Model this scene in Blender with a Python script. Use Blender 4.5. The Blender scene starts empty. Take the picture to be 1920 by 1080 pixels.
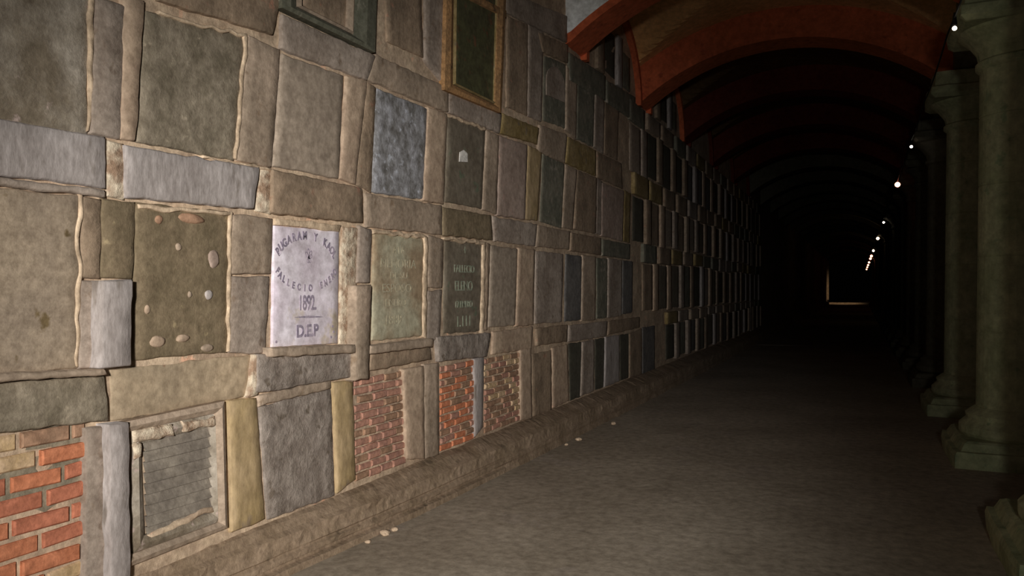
import bpy, bmesh, math, random
from mathutils import Vector, noise
random.seed(7)
C = bpy.context.scene.collection
PI = math.pi
# ------------------------------------------------------------------ frame of reference
# gallery runs along +Y, burial wall is the plane X = -D, floor Z = 0, eye at (0,0,1.5)
D, H, F = 2.82, 1.5, 1500.0
VX, VY = 1612.0, 540.0
TN = (VX-960)/F
SQ = math.sqrt(F*F+(VX-960)**2)

def at(x, y, p=0.0):
    """photo pixel -> (along, height) on the plane standing p in front of the burial wall"""
    d = D-p
    k = VX-x
    return d*(SQ*SQ/(F*k)-TN), H+(VY-y)*d*SQ/F/k

def px_at(z, L):                     # along-distance -> K = VX-x
    return SQ*SQ/F/(z/L+TN)

# ------------------------------------------------------------------ materials
def lin(c): 
    c = c/255.0
    return c/12.92 if c <= 0.04045 else ((c+0.055)/1.055)**2.4
DUST = (108, 96, 86)
def A(r, g, b, k=2.6, q=.22):
    return tuple(min(0.85, (lin(v)*(1-q)+lin(w)*q)*k) for v, w in zip((r, g, b), DUST))+(1.0,)

def N(nt, t, **kw):
    n = nt.nodes.new(t)
    for k, v in kw.items():
        if k in n.inputs.keys(): n.inputs[k].default_value = v
        else: setattr(n, k, v)
    return n
_seed = [0]
def stone(name, c1, c2, c3=None, scale=3.0, fine=28.0, bump=0.35, lo=.38, hi=.62, thr=.62, rough=.9, stretch=(1,1,1), spot_scale=9.0, dist=0.02):
    """weathered stone / plaster: two tones mixed by broad noise, spots of a third tone, fine grain, bumpy"""
    m = bpy.data.materials.new(name); m.use_nodes = True
    nt = m.node_tree; b = nt.nodes['Principled BSDF']; L = nt.links.new
    _seed[0] += 1
    tc = N(nt, 'ShaderNodeTexCoord')
    mp = N(nt, 'ShaderNodeMapping'); mp.inputs['Location'].default_value = (_seed[0]*3.7, _seed[0]*1.3, _seed[0]*2.1)
    mp.inputs['Scale'].default_value = stretch
    L(tc.outputs['Object'], mp.inputs['Vector'])
    def nz(s, det=6, r=.6):
        n = N(nt, 'ShaderNodeTexNoise'); n.inputs['Scale'].default_value = s
        n.inputs['Detail'].default_value = det; n.inputs['Roughness'].default_value = r
        L(mp.outputs[0], n.inputs['Vector']); return n
    def ramp(src, a, bb, ca=(0,0,0,1), cb=(1,1,1,1)):
        r = N(nt, 'ShaderNodeValToRGB'); e = r.color_ramp.elements
        e[0].position = a; e[1].position = bb; e[0].color = ca; e[1].color = cb
        L(src, r.inputs[0]); return r
    n1 = nz(scale); r1 = ramp(n1.outputs[0], lo, hi, c1, c2)
    col = r1.outputs[0]
    if c3:
        n2 = nz(spot_scale, 4, .55); r2 = ramp(n2.outputs[0], thr, thr+.07)
        mx = N(nt, 'ShaderNodeMix', data_type='RGBA'); L(r2.outputs[0], mx.inputs[0]); L(col, mx.inputs[6]); mx.inputs[7].default_value = c3
        col = mx.outputs[2]
    n3 = nz(fine, 8, .7); r3 = ramp(n3.outputs[0], .3, .75, (.68,.66,.64,1), (1.25,1.25,1.25,1))
    mm = N(nt, 'ShaderNodeMix', data_type='RGBA', blend_type='MULTIPLY'); mm.inputs[0].default_value = 1.0
    L(col, mm.inputs[6]); L(r3.outputs[0], mm.inputs[7])
    L(mm.outputs[2], b.inputs['Base Color'])
    ad = N(nt, 'ShaderNodeMath', operation='ADD'); L(n3.outputs[0], ad.inputs[0]); L(n1.outputs[0], ad.inputs[1])
    bp = N(nt, 'ShaderNodeBump'); bp.inputs['Strength'].default_value = bump*.65; bp.inputs['Distance'].default_value = dist
    L(ad.outputs[0], bp.inputs['Height']); L(bp.outputs[0], b.inputs['Normal'])
    b.inputs['Roughness'].default_value = rough
    b.inputs['Specular IOR Level'].default_value = .15
    return m
def plain(name, col, rough=.6, metal=0, emit=None, es=0, bumpy=0):
    m = bpy.data.materials.new(name); m.use_nodes = True
    nt = m.node_tree; b = nt.nodes['Principled BSDF']
    nn = N(nt, 'ShaderNodeTexNoise'); nn.inputs['Scale'].default_value = 35
    tc = N(nt, 'ShaderNodeTexCoord'); nt.links.new(tc.outputs['Object'], nn.inputs['Vector'])
    r = N(nt, 'ShaderNodeValToRGB'); e = r.color_ramp.elements
    e[0].position = .35; e[1].position = .7
    e[0].color = tuple(c*.7 for c in col[:3])+(1,); e[1].color = tuple(min(1, c*1.15) for c in col[:3])+(1,)
    nt.links.new(nn.outputs[0], r.inputs[0]); nt.links.new(r.outputs[0], b.inputs['Base Color'])
    b.inputs['Roughness'].default_value = rough; b.inputs['Metallic'].default_value = metal
    if emit:
        b.inputs['Emission Color'].default_value = emit; b.inputs['Emission Strength'].default_value = es
    return m

M = {}
M['mortar']  = stone('pale_lime_mortar', A(124,108,93), A(150,134,116), A(162,130,110), 5, 30, .6, thr=.64)
M['grey']    = stone('grey_building_stone', A(104,94,86), A(126,116,108), A(92,80,70), 3, 26, .5)
M['greyb']   = stone('bluish_grey_stone', A(106,100,98), A(128,122,120), A(92,86,82), 3, 40, .4, stretch=(1,1,.35))
M['greyc']   = stone('warm_grey_stone', A(110,98,86), A(128,114,101), A(98,84,70), 2.5, 24, .5)
M['tan']     = stone('tan_smeared_plaster', A(122,106,92), A(140,124,108), A(150,120,104), 4, 22, .4, thr=.66)
M['brown']   = stone('brown_dirty_stone', A(92,80,67), A(114,99,84), A(120,90,75), 4, 24, .6)
M['dark']    = stone('dark_mottled_slab', A(82,76,64), A(108,100,88), A(128,118,104), 7, 22, .7, thr=.64, spot_scale=12)
M['darkb']   = stone('dark_flecked_slab', A(90,82,70), A(124,117,108), A(140,125,120), 3.5, 22, .7, thr=.62)
M['mud']     = stone('mud_plaster_slab', A(80,71,54), A(94,83,66), A(116,104,82), 5, 24, .6, thr=.68, spot_scale=14)
M['spotted'] = stone('light_slab_with_brown_spots', A(118,106,92), A(108,97,85), A(76,64,40), 3, 30, .4, thr=.66, spot_scale=8)
M['smooth']  = stone('smooth_taupe_slab', A(108,98,88), A(120,109,98), None, 2.5, 20, .25)
M['pinkish'] = stone('pinkish_grey_slab', A(112,98,90), A(126,112,104), A(130,108,100), 3, 20, .3)
M['blue']    = stone('blue_white_mottled_slab', A(84,84,84), A(122,122,126), A(138,140,146), 9, 18, .5, lo=.36, hi=.66, thr=.6, spot_scale=13)
M['slate']   = stone('dark_slate_slab', A(74,68,58), A(88,82,72), A(70,78,64), 4, 20, .3)
M['green']   = stone('greenish_dark_slab', A(70,73,64), A(92,90,80), A(110,104,96), 4, 20, .4)
M['night']   = stone('near_black_slab', A(34,36,30), A(50,52,44), None, 4, 20, .3)
M['navy']    = stone('dull_navy_slab', A(62,63,65), A(82,81,80), None, 4, 20, .3)
M['yellow']  = stone('ochre_stained_plaster', A(118,102,72), A(128,112,88), A(112,98,80), 4, 20, .4, stretch=(1,1,.5))
M['ochre']   = stone('dark_ochre_stone', A(96,82,46), A(110,96,66), A(92,82,66), 5, 20, .4)
M['rough']   = stone('lumpy_grey_stone', A(98,90,84), A(116,108,102), A(84,76,68), 8, 20, .9, dist=.03)
M['rubble']  = stone('lumpy_pale_mortar', A(120,100,84), A(172,154,138), A(104,88,74), 16, 18, 1.0, dist=.03)
M['marble']  = stone('white_marble', A(148,139,146), A(168,159,164), A(144,134,122), 3, 14, .12, thr=.58, spot_scale=4, rough=.6)
M['faded']   = stone('faded_olive_slab', A(112,98,80), A(128,124,108), A(112,82,60), 3.5, 20, .3, thr=.66, spot_scale=3)
M['louver']  = stone('grey_louvred_panel', A(84,79,73), A(102,96,88), None, 5, 30, .4)
M['brickO']  = stone('orange_brick', A(138,86,60), A(150,98,72), A(120,88,68), 14, 30, .5)
M['brickR']  = stone('red_brick', A(128,78,58), A(140,88,68), None, 14, 30, .5)
M['brickP']  = stone('pink_brick', A(118,88,78), A(134,100,86), None, 14, 30, .5)
M['brickD']  = stone('dull_brown_brick', A(106,84,68), A(124,98,80), None, 14, 30, .5)
M['brickY']  = stone('buff_brick', A(138,118,90), A(150,130,108), None, 14, 30, .5)
M['joint']   = stone('grey_green_brick_mortar', A(92,88,76), A(112,104,90), None, 10, 30, .6)
M['jointP']  = stone('pale_brick_mortar', A(122,108,94), A(140,124,108), None, 10, 30, .6)
M['plinth']  = stone('dusty_plinth_stone', A(98,84,68), A(116,101,86), A(86,74,60), 4, 26, .7)
M['floor']   = stone('worn_cement_floor', A(118,110,99), A(132,124,113), A(124,116,107), 1.1, 16, .3, thr=.6, spot_scale=2.5)
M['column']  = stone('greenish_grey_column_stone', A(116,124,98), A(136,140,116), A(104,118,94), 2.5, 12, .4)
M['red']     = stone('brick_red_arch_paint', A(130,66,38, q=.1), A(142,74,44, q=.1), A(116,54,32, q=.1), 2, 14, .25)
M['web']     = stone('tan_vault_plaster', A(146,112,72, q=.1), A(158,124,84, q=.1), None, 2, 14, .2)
M['white']   = stone('whitewashed_vault_plaster', A(205,196,196), A(215,206,206), None, 2, 12, .12)
M['wallfar'] = stone('dusty_wall_stone', A(92,84,74), A(112,102,92), A(80,72,60), 2, 10, .5)
M['ink']     = stone('engraved_grey_lettering', A(98,92,106), A(124,116,126), None, 20, 60, .1)
M['inkg']    = stone('faint_green_lettering', A(86,92,80), A(104,108,96), None, 20, 60, .1)
M['inkp']    = stone('faint_pale_lettering', A(122,117,100), A(130,124,108), None, 20, 60, .1)
M['paper']   = plain('white_paper', A(165,160,155), .8)
M['gframe']  = stone('dark_green_frame_paint', A(58,62,52), A(74,76,66), A(100,98,88), 12, 40, .3)
M['gold']    = stone('worn_gilt_wood', A(104,80,52), A(128,98,64), A(72,52,32), 10, 40, .4)
M['glass']   = stone('dark_green_glass_panel', A(36,42,20), A(52,58,32), A(70,46,24), 5, 20, .1, thr=.6, rough=.35)
M['black']   = plain('black_cable', (.02,.02,.02,1))
M['pale']    = stone('bright_lime_seam', A(130,115,98), A(158,141,122), None, 14, 20, .6)
M['soot']    = stone('sooty_red_arch_paint', A(66,24,17, q=.05), A(74,28,20, q=.05), A(58,22,16, q=.05), 2, 14, .25)  # darker copy of the arch red, light falloff put into the colour
M['sootweb'] = stone('sooty_vault_plaster', A(64,47,30, q=.05), A(72,53,34, q=.05), None, 2, 14, .2)  # vault plaster of the far bays, darkened in colour as the torch fades
M['coldark'] = stone('dark_column_stone', A(58,60,50), A(70,70,60), A(52,58,48), 2.5, 12, .4)  # column stone with the fading light painted in, for the far arcade
M['portal']  = stone('pale_portal_stone', (.4,.34,.25,1), (.5,.42,.32,1), None, 1.2, 5, .1)

# ------------------------------------------------------------------ object helpers
def tag(o, label=None, cat=None, group=None, kind=None):
    if label: o['label'] = label
    if cat: o['category'] = cat
    if group: o['group'] = group
    if kind: o['kind'] = kind
    elif cat: o['kind'] = 'thing'
    return o
def link_mesh(name, verts, faces, mats, parent=None, fm=None, smooth=False):
    me = bpy.data.meshes.new(name); me.from_pydata(verts, [], faces)
    if not isinstance(mats, (list, tuple)): mats = [mats]
    for m in mats: me.materials.append(m)
    if fm: me.polygons.foreach_set('material_index', fm)
    if smooth: me.polygons.foreach_set('use_smooth', [True]*len(faces))
    me.update()
    o = bpy.data.objects.new(name, me); C.objects.link(o)
    if parent: o.parent = parent
    return o
class MB:
    def __init__(s): s.v, s.f, s.m = [], [], []
    def add(s, vs, fs, mi=0):
        b = len(s.v); s.v += [tuple(v) for v in vs]; s.f += [tuple(i+b for i in f) for f in fs]; s.m += [mi]*len(fs)
    def box(s, x0, x1, y0, y1, z0, z1, mi=0):
        s.add([(x0,y0,z0),(x1,y0,z0),(x1,y1,z0),(x0,y1,z0),(x0,y0,z1),(x1,y0,z1),(x1,y1,z1),(x0,y1,z1)],
              [(0,3,2,1),(4,5,6,7),(0,1,5,4),(1,2,6,5),(2,3,7,6),(3,0,4,7)], mi)
    def build(s, name, mats, parent=None, smooth=False): return link_mesh(name, s.v, s.f, mats, parent, s.m, smooth)

def patch(quad, p, back=-.06, cell=.03, rough=.004, b=.007, jit=.0045, seed=None, mi=0, tilt=0, pillow=0):
    """quad = four (along,height) corners TL,TR,BR,BL. worn block face standing at p, skirts to back."""
    if seed is None: seed = random.random()*100
    TL, TR, BR, BL = [Vector(q) for q in quad]
    w = max((TR-TL).length, (BR-BL).length); h = max((TL-BL).length, (TR-BR).length)
    nu = max(3, min(34, int(w/cell))); nv = max(3, min(34, int(h/cell)))
    vs, fs = [], []
    def uv(i, n):                      # tight first/last ring for the rounded edge
        if i == 0: return 0.0
        if i == n: return 1.0
        return i/n
    for j in range(nv+1):
        for i in range(nu+1):
            u, v = uv(i, nu), uv(j, nv)
            if i == 1: u = min(u, b*1.2/w)
            if i == nu-1: u = max(u, 1-b*1.2/w)
            if j == 1: v = min(v, b*1.2/h)
            if j == nv-1: v = max(v, 1-b*1.2/h)
            P = (TL*(1-u)+TR*u)*(1-v)+(BL*(1-u)+BR*u)*v
            q = Vector((P.x*6+seed, P.y*6, seed*2))
            nn = noise.noise(q)*.6+noise.noise(q*3.1)*.4
            e = 0
            if i in (0, nu) or j in (0, nv): e = b
            wob = Vector((noise.noise(q*2.3+Vector((9,0,0))), noise.noise(q*2.3+Vector((0,9,0)))))*jit*2
            P = P+wob
            vs.append((-D+p-e+nn*rough+tilt*(v-.5)+pillow*(1-(2*u-1)**4)*(1-(2*v-1)**4), P.x, P.y))
    W = nu+1
    for j in range(nv):
        for i in range(nu):
            a = j*W+i
            fs.append((a, a+W, a+W+1, a+1))
    ring = [i for i in range(W)]+[j*W+nu for j in range(1, nv+1)]+[nv*W+i for i in range(nu-1, -1, -1)]+[j*W for j in range(nv-1, 0, -1)]
    b0 = len(vs)
    for r in ring: vs.append((-D+back, vs[r][1], vs[r][2]))
    n = len(ring)
    for k in range(n):
        fs.append((ring[k], ring[(k+1) % n], b0+(k+1) % n, b0+k))
    fs.append(tuple(b0+n-1-k for k in range(n)))
    return vs, fs
def Q(pts, p): return [at(x, y, p) for x, y in pts]
def block(name, pts, p, mat, label=None, cat=None, group=None, parent=None, **kw):
    if name == 'niche_slab': p += .006
    if name in ('stone_post', 'stone_lintel') and p < .07: p *= .6
    vs, fs = patch(Q(pts, p), p, **kw)
    # object origin at the block's centre on the wall
    c = Vector((-D, sum(v[1] for v in vs)/len(vs), min(v[2] for v in vs)))
    if parent: c = Vector(parent.location) if parent else Vector()
    o = link_mesh(name, [tuple(Vector(v)-c) for v in vs], fs, M[mat] if isinstance(mat, str) else mat, parent)
    if not parent: o.location = c
    for pl in o.data.polygons[:]: pl.use_smooth = True
    o.data.polygons[len(fs)-1].use_smooth = False
    if label: tag(o, label, cat, group)
    return o
def empty(name, loc, label, cat, group=None):
    o = bpy.data.objects.new(name, None); C.objects.link(o); o.location = loc; o.empty_display_size = .1
    return tag(o, label, cat, group)
def rel(mb, e):                       # shift builder verts into an empty's frame
    l = e.location; mb.v = [(x-l.x, y-l.y, z-l.z) for x, y, z in mb.v]; return mb

# ------------------------------------------------------------------ the setting
SPR = 4.03           # springing height of the vault
BAY, Z0 = 2.95, 8.15 # bay length, centre of the first column
RT = .25             # half thickness of a rib
YN, YF = -2.0, 84.0
# backing wall of mortar: fine grid near, coarse far
mb = MB()
ny, nz = 230, 90
ys = [YN+i*.11 for i in range(ny+1)]
zs = [i*5.3/nz for i in range(nz+1)]
vs = []; fs = []
for y in ys:
    for z in zs:
        vs.append((-D-.004+.007*noise.noise(Vector((y*3, z*3, 5)))+.006*noise.noise(Vector((y*11, z*11, 1))), y, z))
for i in range(ny):
    for j in range(nz):
        a = i*(nz+1)+j; fs.append((a, a+nz+1, a+nz+2, a+1))
o = link_mesh('wall_left', vs, fs, M['mortar'], smooth=True); tag(o, kind='structure')
mb = MB(); mb.box(-D-.3, -D+.02, ys[-1], YF, 0, 5.3); mb.box(-D-.35, -D-.08, YN, ys[-1], 0, 5.3)
tag(mb.build('wall_left_far', M['wallfar']), kind='structure')
# floor
vs = []; fs = []
nx, ny2 = 90, 150
for i in range(nx+1):
    for j in range(ny2+1):
        x = -3.0+i*.11; y = YN+j*.16
        vs.append((x, y, .006*noise.noise(Vector((x*.8, y*.8, 2)))+.002*noise.noise(Vector((x*5, y*5, 8)))))
for i in range(nx):
    for j in range(ny2):
        a = i*(ny2+1)+j; fs.append((a, a+ny2+1, a+ny2+2, a+1))
tag(link_mesh('floor', vs, fs, M['floor'], smooth=True), kind='structure')
mb = MB(); mb.box(-3.2, 12, YN, 125, -.2, -.02); mb.box(-3.0, 6.9, YN+ny2*.16, 125, -.05, 0)
tag(mb.build('floor_far', M['floor']), kind='structure')

# plinth: stone skirting whose foot swells away from the wall
def footL(y):
    pts = [(-2, 2.74), (2.6, 2.77), (4.2, 2.68), (6.2, 2.63), (9, 2.60), (15, 2.54), (84, 2.54)]
    for (a, la), (b, lb) in zip(pts, pts[1:]):
        if y <= b: return la+(lb-la)*max(0, y-a)/(b-a)
    return pts[-1][1]
vs = []; fs = []
yy = []
y = YN
while y < YF: yy.append(y); y += .05 if y < 12 else (.2 if y < 24 else 6)
for k, y in enumerate(yy):
    L = footL(y); s = 1.0 if y < 5.75 else max(.25, 1-(y-5.75)*2)   # the double groove dies out past the bricks
    j = lambda q, a=.006: a*noise.noise(Vector((y*4, q*7.3, 3)))+a*.6*noise.noise(Vector((y*17, q*3, 6)))
    g = .03*s
    crumb = max(0, noise.noise(Vector((y*2.2, 0, 11))))*.05
    prof = [(L-.008+crumb*.5, -.02), (L+crumb*.5, .035), (L+g, .045), (L+g, .062), (L+.004, .075), (L+.004+j(1), .10), (L+g*.6, .108), (L+g*.6, .118),
            (L+.012+j(2), .126), (L+.02+j(3, .012), .17), (L+.025+j(4, .012), .205), (L+.05, .222), (L+.05+(D-L-.05)*.5, .262+j(5, .014)), (D+.05, .305+j(6, .01))]
    for (l, z) in prof: vs.append((-l, y, z+j(z*9, .003)))
n = 14
for k in range(len(yy)-1):
    for i in range(n-1):
        a = k*n+i; fs.append((a, a+n, a+n+1, a+1))
tag(link_mesh('baseboard_left', vs, fs, M['plinth'], smooth=False), kind='structure')

# ---- ribs, vault webs, wall arches, arcade
LC, HS = -.935, 1.885             # middle of the span, half span
def circ(R, zc, l): return zc+math.sqrt(max(0, R*R-(l-LC)**2))
RI, ZI, RE = 2.92, 1.80, 3.34     # intrados radius, centre height, extrados radius
def add_rib(mb, yc, ri=RI, re=RE, rt=RT):
    n = 40; vs = []; fs = []
    for i in range(n+1):
        l = -D-.05+(2*HS+.35+.05)*i/n
        zi = circ(ri, ZI, max(l, -D)); ze = circ(re, ZI, max(l, -D))
        if l > .9: zi = max(zi, 3.98); ze = max(ze, zi+re-ri)
        vs += [(l, yc-rt, zi), (l, yc+rt, zi), (l, yc+rt, ze), (l, yc-rt, ze)]
    for i in range(n):
        for k in range(4):
            a = i*4+k; b = i*4+(k+1) % 4
            fs.append((a, b, b+4, a+4))
    fs += [(3, 2, 1, 0), tuple(n*4+k for k in range(4))]
    mb.add(vs, fs)
def W(y, yc, hw, rise):
    u = (y-yc)/hw
    return SPR+rise*math.sqrt(max(0, 1-u*u))
def add_web(mb, yc):
    hw = BAY/2-RT; nu, nv = 44, 36; vs = []; fs = []
    for i in range(nu+1):
        l = -D+(2*HS+.12)*i/nu
        for j in range(nv+1):
            y = yc-hw-.01+(2*hw+.02)*j/nv
            T = circ(RE, ZI, l)-.02
            vs.append((l, y, max(T, W(y, yc, hw, 1.05))))
    for i in range(nu):
        for j in range(nv):
            a = i*(nv+1)+j; fs.append((a, a+1, a+nv+2, a+nv+1))
    mb.add(vs, fs)
def add_wallarch(mb, yc, x0=-D-.02, x1=-D+.07, th=.09):
    hw = BAY/2-RT; n = 36; vs = []; fs = []
    for i in range(n+1):
        a = PI*i/n
        for (r) in (0, 1):
            hh = hw+.01-r*th; rr = 1.06-r*th
            for x in (x0, x1): vs.append((x, yc-math.cos(a)*hh, SPR-.02+math.sin(a)*rr))
    for i in range(n):
        b = i*4
        for q in ((0, 1, 5, 4), (3, 2, 6, 7), (1, 3, 7, 5), (2, 0, 4, 6)): fs.append(tuple(b+k for k in q))
    fs += [(0, 2, 3, 1), tuple(n*4+k for k in (0, 1, 3, 2))]
    mb.add(vs, fs)
def add_spandrel(mb, yc, x0=1.02, x1=1.55):
    """outer arcade wall of one bay with its arched opening"""
    hw = BAY/2-.42; n = 32; vs = []; fs = []
    pts = [(yc-BAY/2, SPR-.02)]+[(yc-math.cos(PI*i/n)*hw, SPR-.02+math.sin(PI*i/n)*.95) for i in range(n+1)]+[(yc+BAY/2, SPR-.02)]
    for (y, z) in pts:
        vs += [(x0, y, z), (x0, y, 5.4), (x1, y, z), (x1, y, 5.4)]
    for i in range(len(pts)-1):
        b = i*4
        for q in ((0, 1, 5, 4), (3, 2, 6, 7), (2, 0, 4, 6)): fs.append(tuple(b+k for k in q))
    mb.add(vs, fs)
NEAR = 6
ordn = ['nearest', 'second', 'third', 'fourth', 'fifth', 'sixth', 'seventh']
for k in range(-1, NEAR-1):
    yc = Z0+BAY*k
    e = empty('transverse_arch', (LC, yc, SPR), {-1: 'red painted arch rib overhead, closest to the camera and nearly out of view', 0: 'nearest visible brick red arch rib, below the white vault plaster',
        1: 'second visible red arch rib, the broad lit band crossing the gallery', 2: 'third visible red arch rib, dim, behind the broad lit one',
        3: 'fourth red arch rib, almost black, deep in the gallery', 4: 'fifth red arch rib, last before full darkness'}[k], 'arch', 'red transverse arches of the gallery')
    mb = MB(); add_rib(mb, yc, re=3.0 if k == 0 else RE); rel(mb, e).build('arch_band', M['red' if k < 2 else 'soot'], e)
    if k == 0:
        mb = MB(); add_rib(mb, yc, 3.0, 3.42, RT+.004); rel(mb, e).build('plaster_face', M['white'], e)
    mb = MB(); add_wallarch(mb, yc+BAY/2)
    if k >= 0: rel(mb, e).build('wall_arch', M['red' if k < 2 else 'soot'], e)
for k in range(-1, NEAR-1):
    mb = MB(); add_web(mb, Z0+BAY*(k+.5))
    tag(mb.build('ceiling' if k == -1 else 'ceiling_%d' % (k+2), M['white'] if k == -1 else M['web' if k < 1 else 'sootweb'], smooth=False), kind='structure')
mb = MB()
for k in range(-1, 26): add_spandrel(mb, Z0+BAY*(k+.5))
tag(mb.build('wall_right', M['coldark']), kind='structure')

def lathe(mb, prof, cx, cy, n=32, mi=0, sq=0):
    vs = []; fs = []
    for (r, z) in prof:
        for i in range(n):
            a = 2*PI*i/n; vs.append((cx+math.cos(a)*r, cy+math.sin(a)*r, z))
    for j in range(len(prof)-1):
        for i in range(n):
            a = j*n+i; b = j*n+(i+1) % n; fs.append((a, b, b+n, a+n))
    fs.append(tuple(range(n-1, -1, -1))); fs.append(tuple((len(prof)-1)*n+i for i in range(n)))
    mb.add(vs, fs, mi)
def sqtier(mb, cx, cy, tiers, jit=.012):
    """stack of square tiers (half, z) worn at the edges"""
    vs = []; fs = []; n = 6; N4 = n*4
    for (h, z) in tiers:
        ring = []
        for s in range(4):
            for i in range(n):
                t = -1+2*i/n
                q = {0: (t, -1), 1: (1, t), 2: (-t, 1), 3: (-1, -t)}[s]
                nn = noise.noise(Vector((cx+q[0]*3, cy+q[1]*3, z*9)))*jit
                cr = 1-.03*(max(0, abs(q[0])+abs(q[1])-1.6)/.4)
                ring.append((cx+q[0]*(h+nn)*cr, cy+q[1]*(h+nn)*cr, z))
        vs += ring
    for j in range(len(tiers)-1):
        for i in range(N4):
            a = j*N4+i; b = j*N4+(i+1) % N4; fs.append((a, b, b+N4, a+N4))
    fs.append(tuple(range(N4-1, -1, -1))); fs.append(tuple((len(tiers)-1)*N4+i for i in range(N4)))
    mb.add(vs, fs)
CX = 1.31
def column_parts(cy):
    a = MB(); sqtier(a, CX, cy, [(.60, 0), (.605, .10), (.595, .135), (.56, .14), (.53, .20), (.50, .215)])
    lathe(a, [(.48, .20), (.50, .24), (.50, .30), (.47, .33), (.44, .36), (.45, .40), (.40, .44), (.37, .46)], CX, cy)
    s = MB(); prof = []
    z = .45
    joints = [.45, 1.12, 1.78, 2.40, 3.0, 3.42]
    for j0, j1 in zip(joints, joints[1:]):
        r0 = .365-.03*(j0-.45)/3; r1 = .365-.03*(j1-.45)/3
        prof += [(r0-.006, j0), (r0, j0+.012), (r1, j1-.012), (r1-.006, j1)]
    lathe(s, prof, CX, cy, 40)
    c = MB(); lathe(c, [(.335, 3.40), (.37, 3.43), (.37, 3.47), (.345, 3.49), (.36, 3.56), (.43, 3.66), (.50, 3.72), (.52, 3.76)], CX, cy)
    sqtier(c, CX, cy, [(.50, 3.74), (.55, 3.78), (.555, 3.86), (.52, 3.88), (.50, 4.04)], .03)
    return a, s, c
clab = {-1: 'nearest stone column, only its base corner at the lower right edge', 0: 'thick greenish stone column at the right edge of the photo', 1: 'second stone column, just behind the thick one at the right edge',
        2: 'third stone column, barely lit, behind two nearer ones', 3: 'fourth stone column down the dark arcade', 4: 'fifth stone column down the dark arcade'}
for k in range(-1, NEAR-1):
    cy = Z0+BAY*k
    e = empty('stone_column', (CX, cy, 0), clab[k], 'column', 'arcade columns along the gallery')
    a, s, c = column_parts(cy)
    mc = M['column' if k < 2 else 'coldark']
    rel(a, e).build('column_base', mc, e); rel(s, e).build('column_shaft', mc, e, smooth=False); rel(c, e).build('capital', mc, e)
# the unlit rest of the arcade up to the far doorway
mb = MB()
for k in range(NEAR-1, 24):
    cy = Z0+BAY*k; add_rib(mb, cy)
    for b in column_parts(cy): mb.add(b.v, b.f)
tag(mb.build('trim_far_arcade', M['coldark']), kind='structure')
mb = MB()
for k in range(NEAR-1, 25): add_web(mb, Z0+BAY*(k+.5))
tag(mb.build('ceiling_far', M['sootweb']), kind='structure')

# ------------------------------------------------------------------ the burial wall, traced stone by stone
SL, PO, LI = 'niche_slab', 'stone_post', 'stone_lintel'
slabs = [ # row 0 / top
 ([(722,-60),(790,-32),(795,108),(726,78)], .004, 'brown', 'dusty brown slab right of the green framed one, top edge'),
 ([(952,30),(992,46),(990,218),(950,200)], .004, 'brown', 'brownish slab immediately right of the gilt framed panel'),
 ([(1083,150),(1116,165),(1113,276),(1081,260)], .002, 'green', 'dark green slab right of the arch-topped one'),
 ([(1134,190),(1161,203),(1158,300),(1133,288)], .002, 'brown', 'speckled brown slab under the first arch foot'),
 # row 1
 ([(-70,-90),(168,-8),(165,256),(-70,215)], .006, 'darkb', 'dark blotchy slab in the upper left corner'),
 ([(274,18),(461,68),(441,302),(256,266)], .006, 'dark', 'dark mottled slab with pale upper edge, upper left'),
 ([(531,100),(645,142),(636,335),(513,312)], .012, 'smooth', 'plain taupe slab below the green framed one'),
 ([(706,165),(802,203),(795,374),(697,360)], .006, 'blue', 'slab mottled blue-white like peeling paint'),
 ([(840,216),(911,243),(904,392),(836,378)], .004, 'slate', 'dark slate slab with a small white tag'),
 ([(937,255),(990,272),(985,412),(933,403)], .02, 'pinkish', 'blank pinkish grey slab left of the ochre post'),
 ([(1018,288),(1060,308),(1054,428),(1012,415)], .0, 'green', 'greenish dark slab right of the ochre post'),
 ([(1083,318),(1120,333),(1118,438),(1077,430)], .006, 'brown', 'streaky brown slab right of the greenish slab'),
 ([(1129,342),(1171,358),(1168,452),(1128,442)], .012, 'pinkish', 'pale slab right of the streaky brown one'),
 # row 2
 ([(-80,345),(150,366),(150,690),(-80,712)], .012, 'spotted', 'light slab with brown spots at left edge'),
 ([(256,380),(432,397),(429,660),(250,676)], .004, 'mud', 'mud coloured slab with stones showing through'),
 ([(702,437),(798,447),(795,630),(698,640)], .004, 'faded', 'faded olive slab with worn pale lettering'),
 ([(834,450),(907,457),(904,622),(832,625)], .0, 'slate', 'dark slab with pale green lettering'),
 ([(921,460),(972,466),(967,610),(917,614)], .004, 'smooth', 'plain grey slab right of the green lettered one'),
 ([(1005,470),(1057,476),(1054,604),(1003,607)], .004, 'grey', 'plain grey slab, third right of the green lettering'),
 ([(1061,476),(1092,480),(1090,600),(1059,603)], .0, 'navy', 'dull blue slab beside a plain grey one'),
 ([(1119,483),(1140,486),(1139,596),(1119,598)], .0, 'green', 'narrow greenish slab right of the dull blue one'),
 ([(1168,488),(1187,490),(1186,586),(1167,590)], .0, 'navy', 'very dark navy slab, middle row, dim stretch'),
 # row 3
 ([(486,762),(622,728),(629,930),(503,975)], .004, 'rough', 'rough grey slab between two ochre posts'),
 ([(998,664),(1035,656),(1035,770),(1000,782)], .0, 'brown', 'damaged brown slab after the last brick niche'),
 ([(1066,645),(1092,640),(1089,744),(1069,752)], -.004, 'night', 'dark open-looking slab with ragged left edge'),
 ([(1116,636),(1135,632),(1133,726),(1115,732)], -.004, 'night', 'second dark slab of the bottom row'),
 ([(1162,628),(1181,625),(1180,708),(1163,714)], -.004, 'night', 'third dark slab of the bottom row'),
 ([(1205,614),(1228,610),(1228,694),(1205,702)], -.002, 'navy', 'bluish slab low in the dim stretch'),
]
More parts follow.
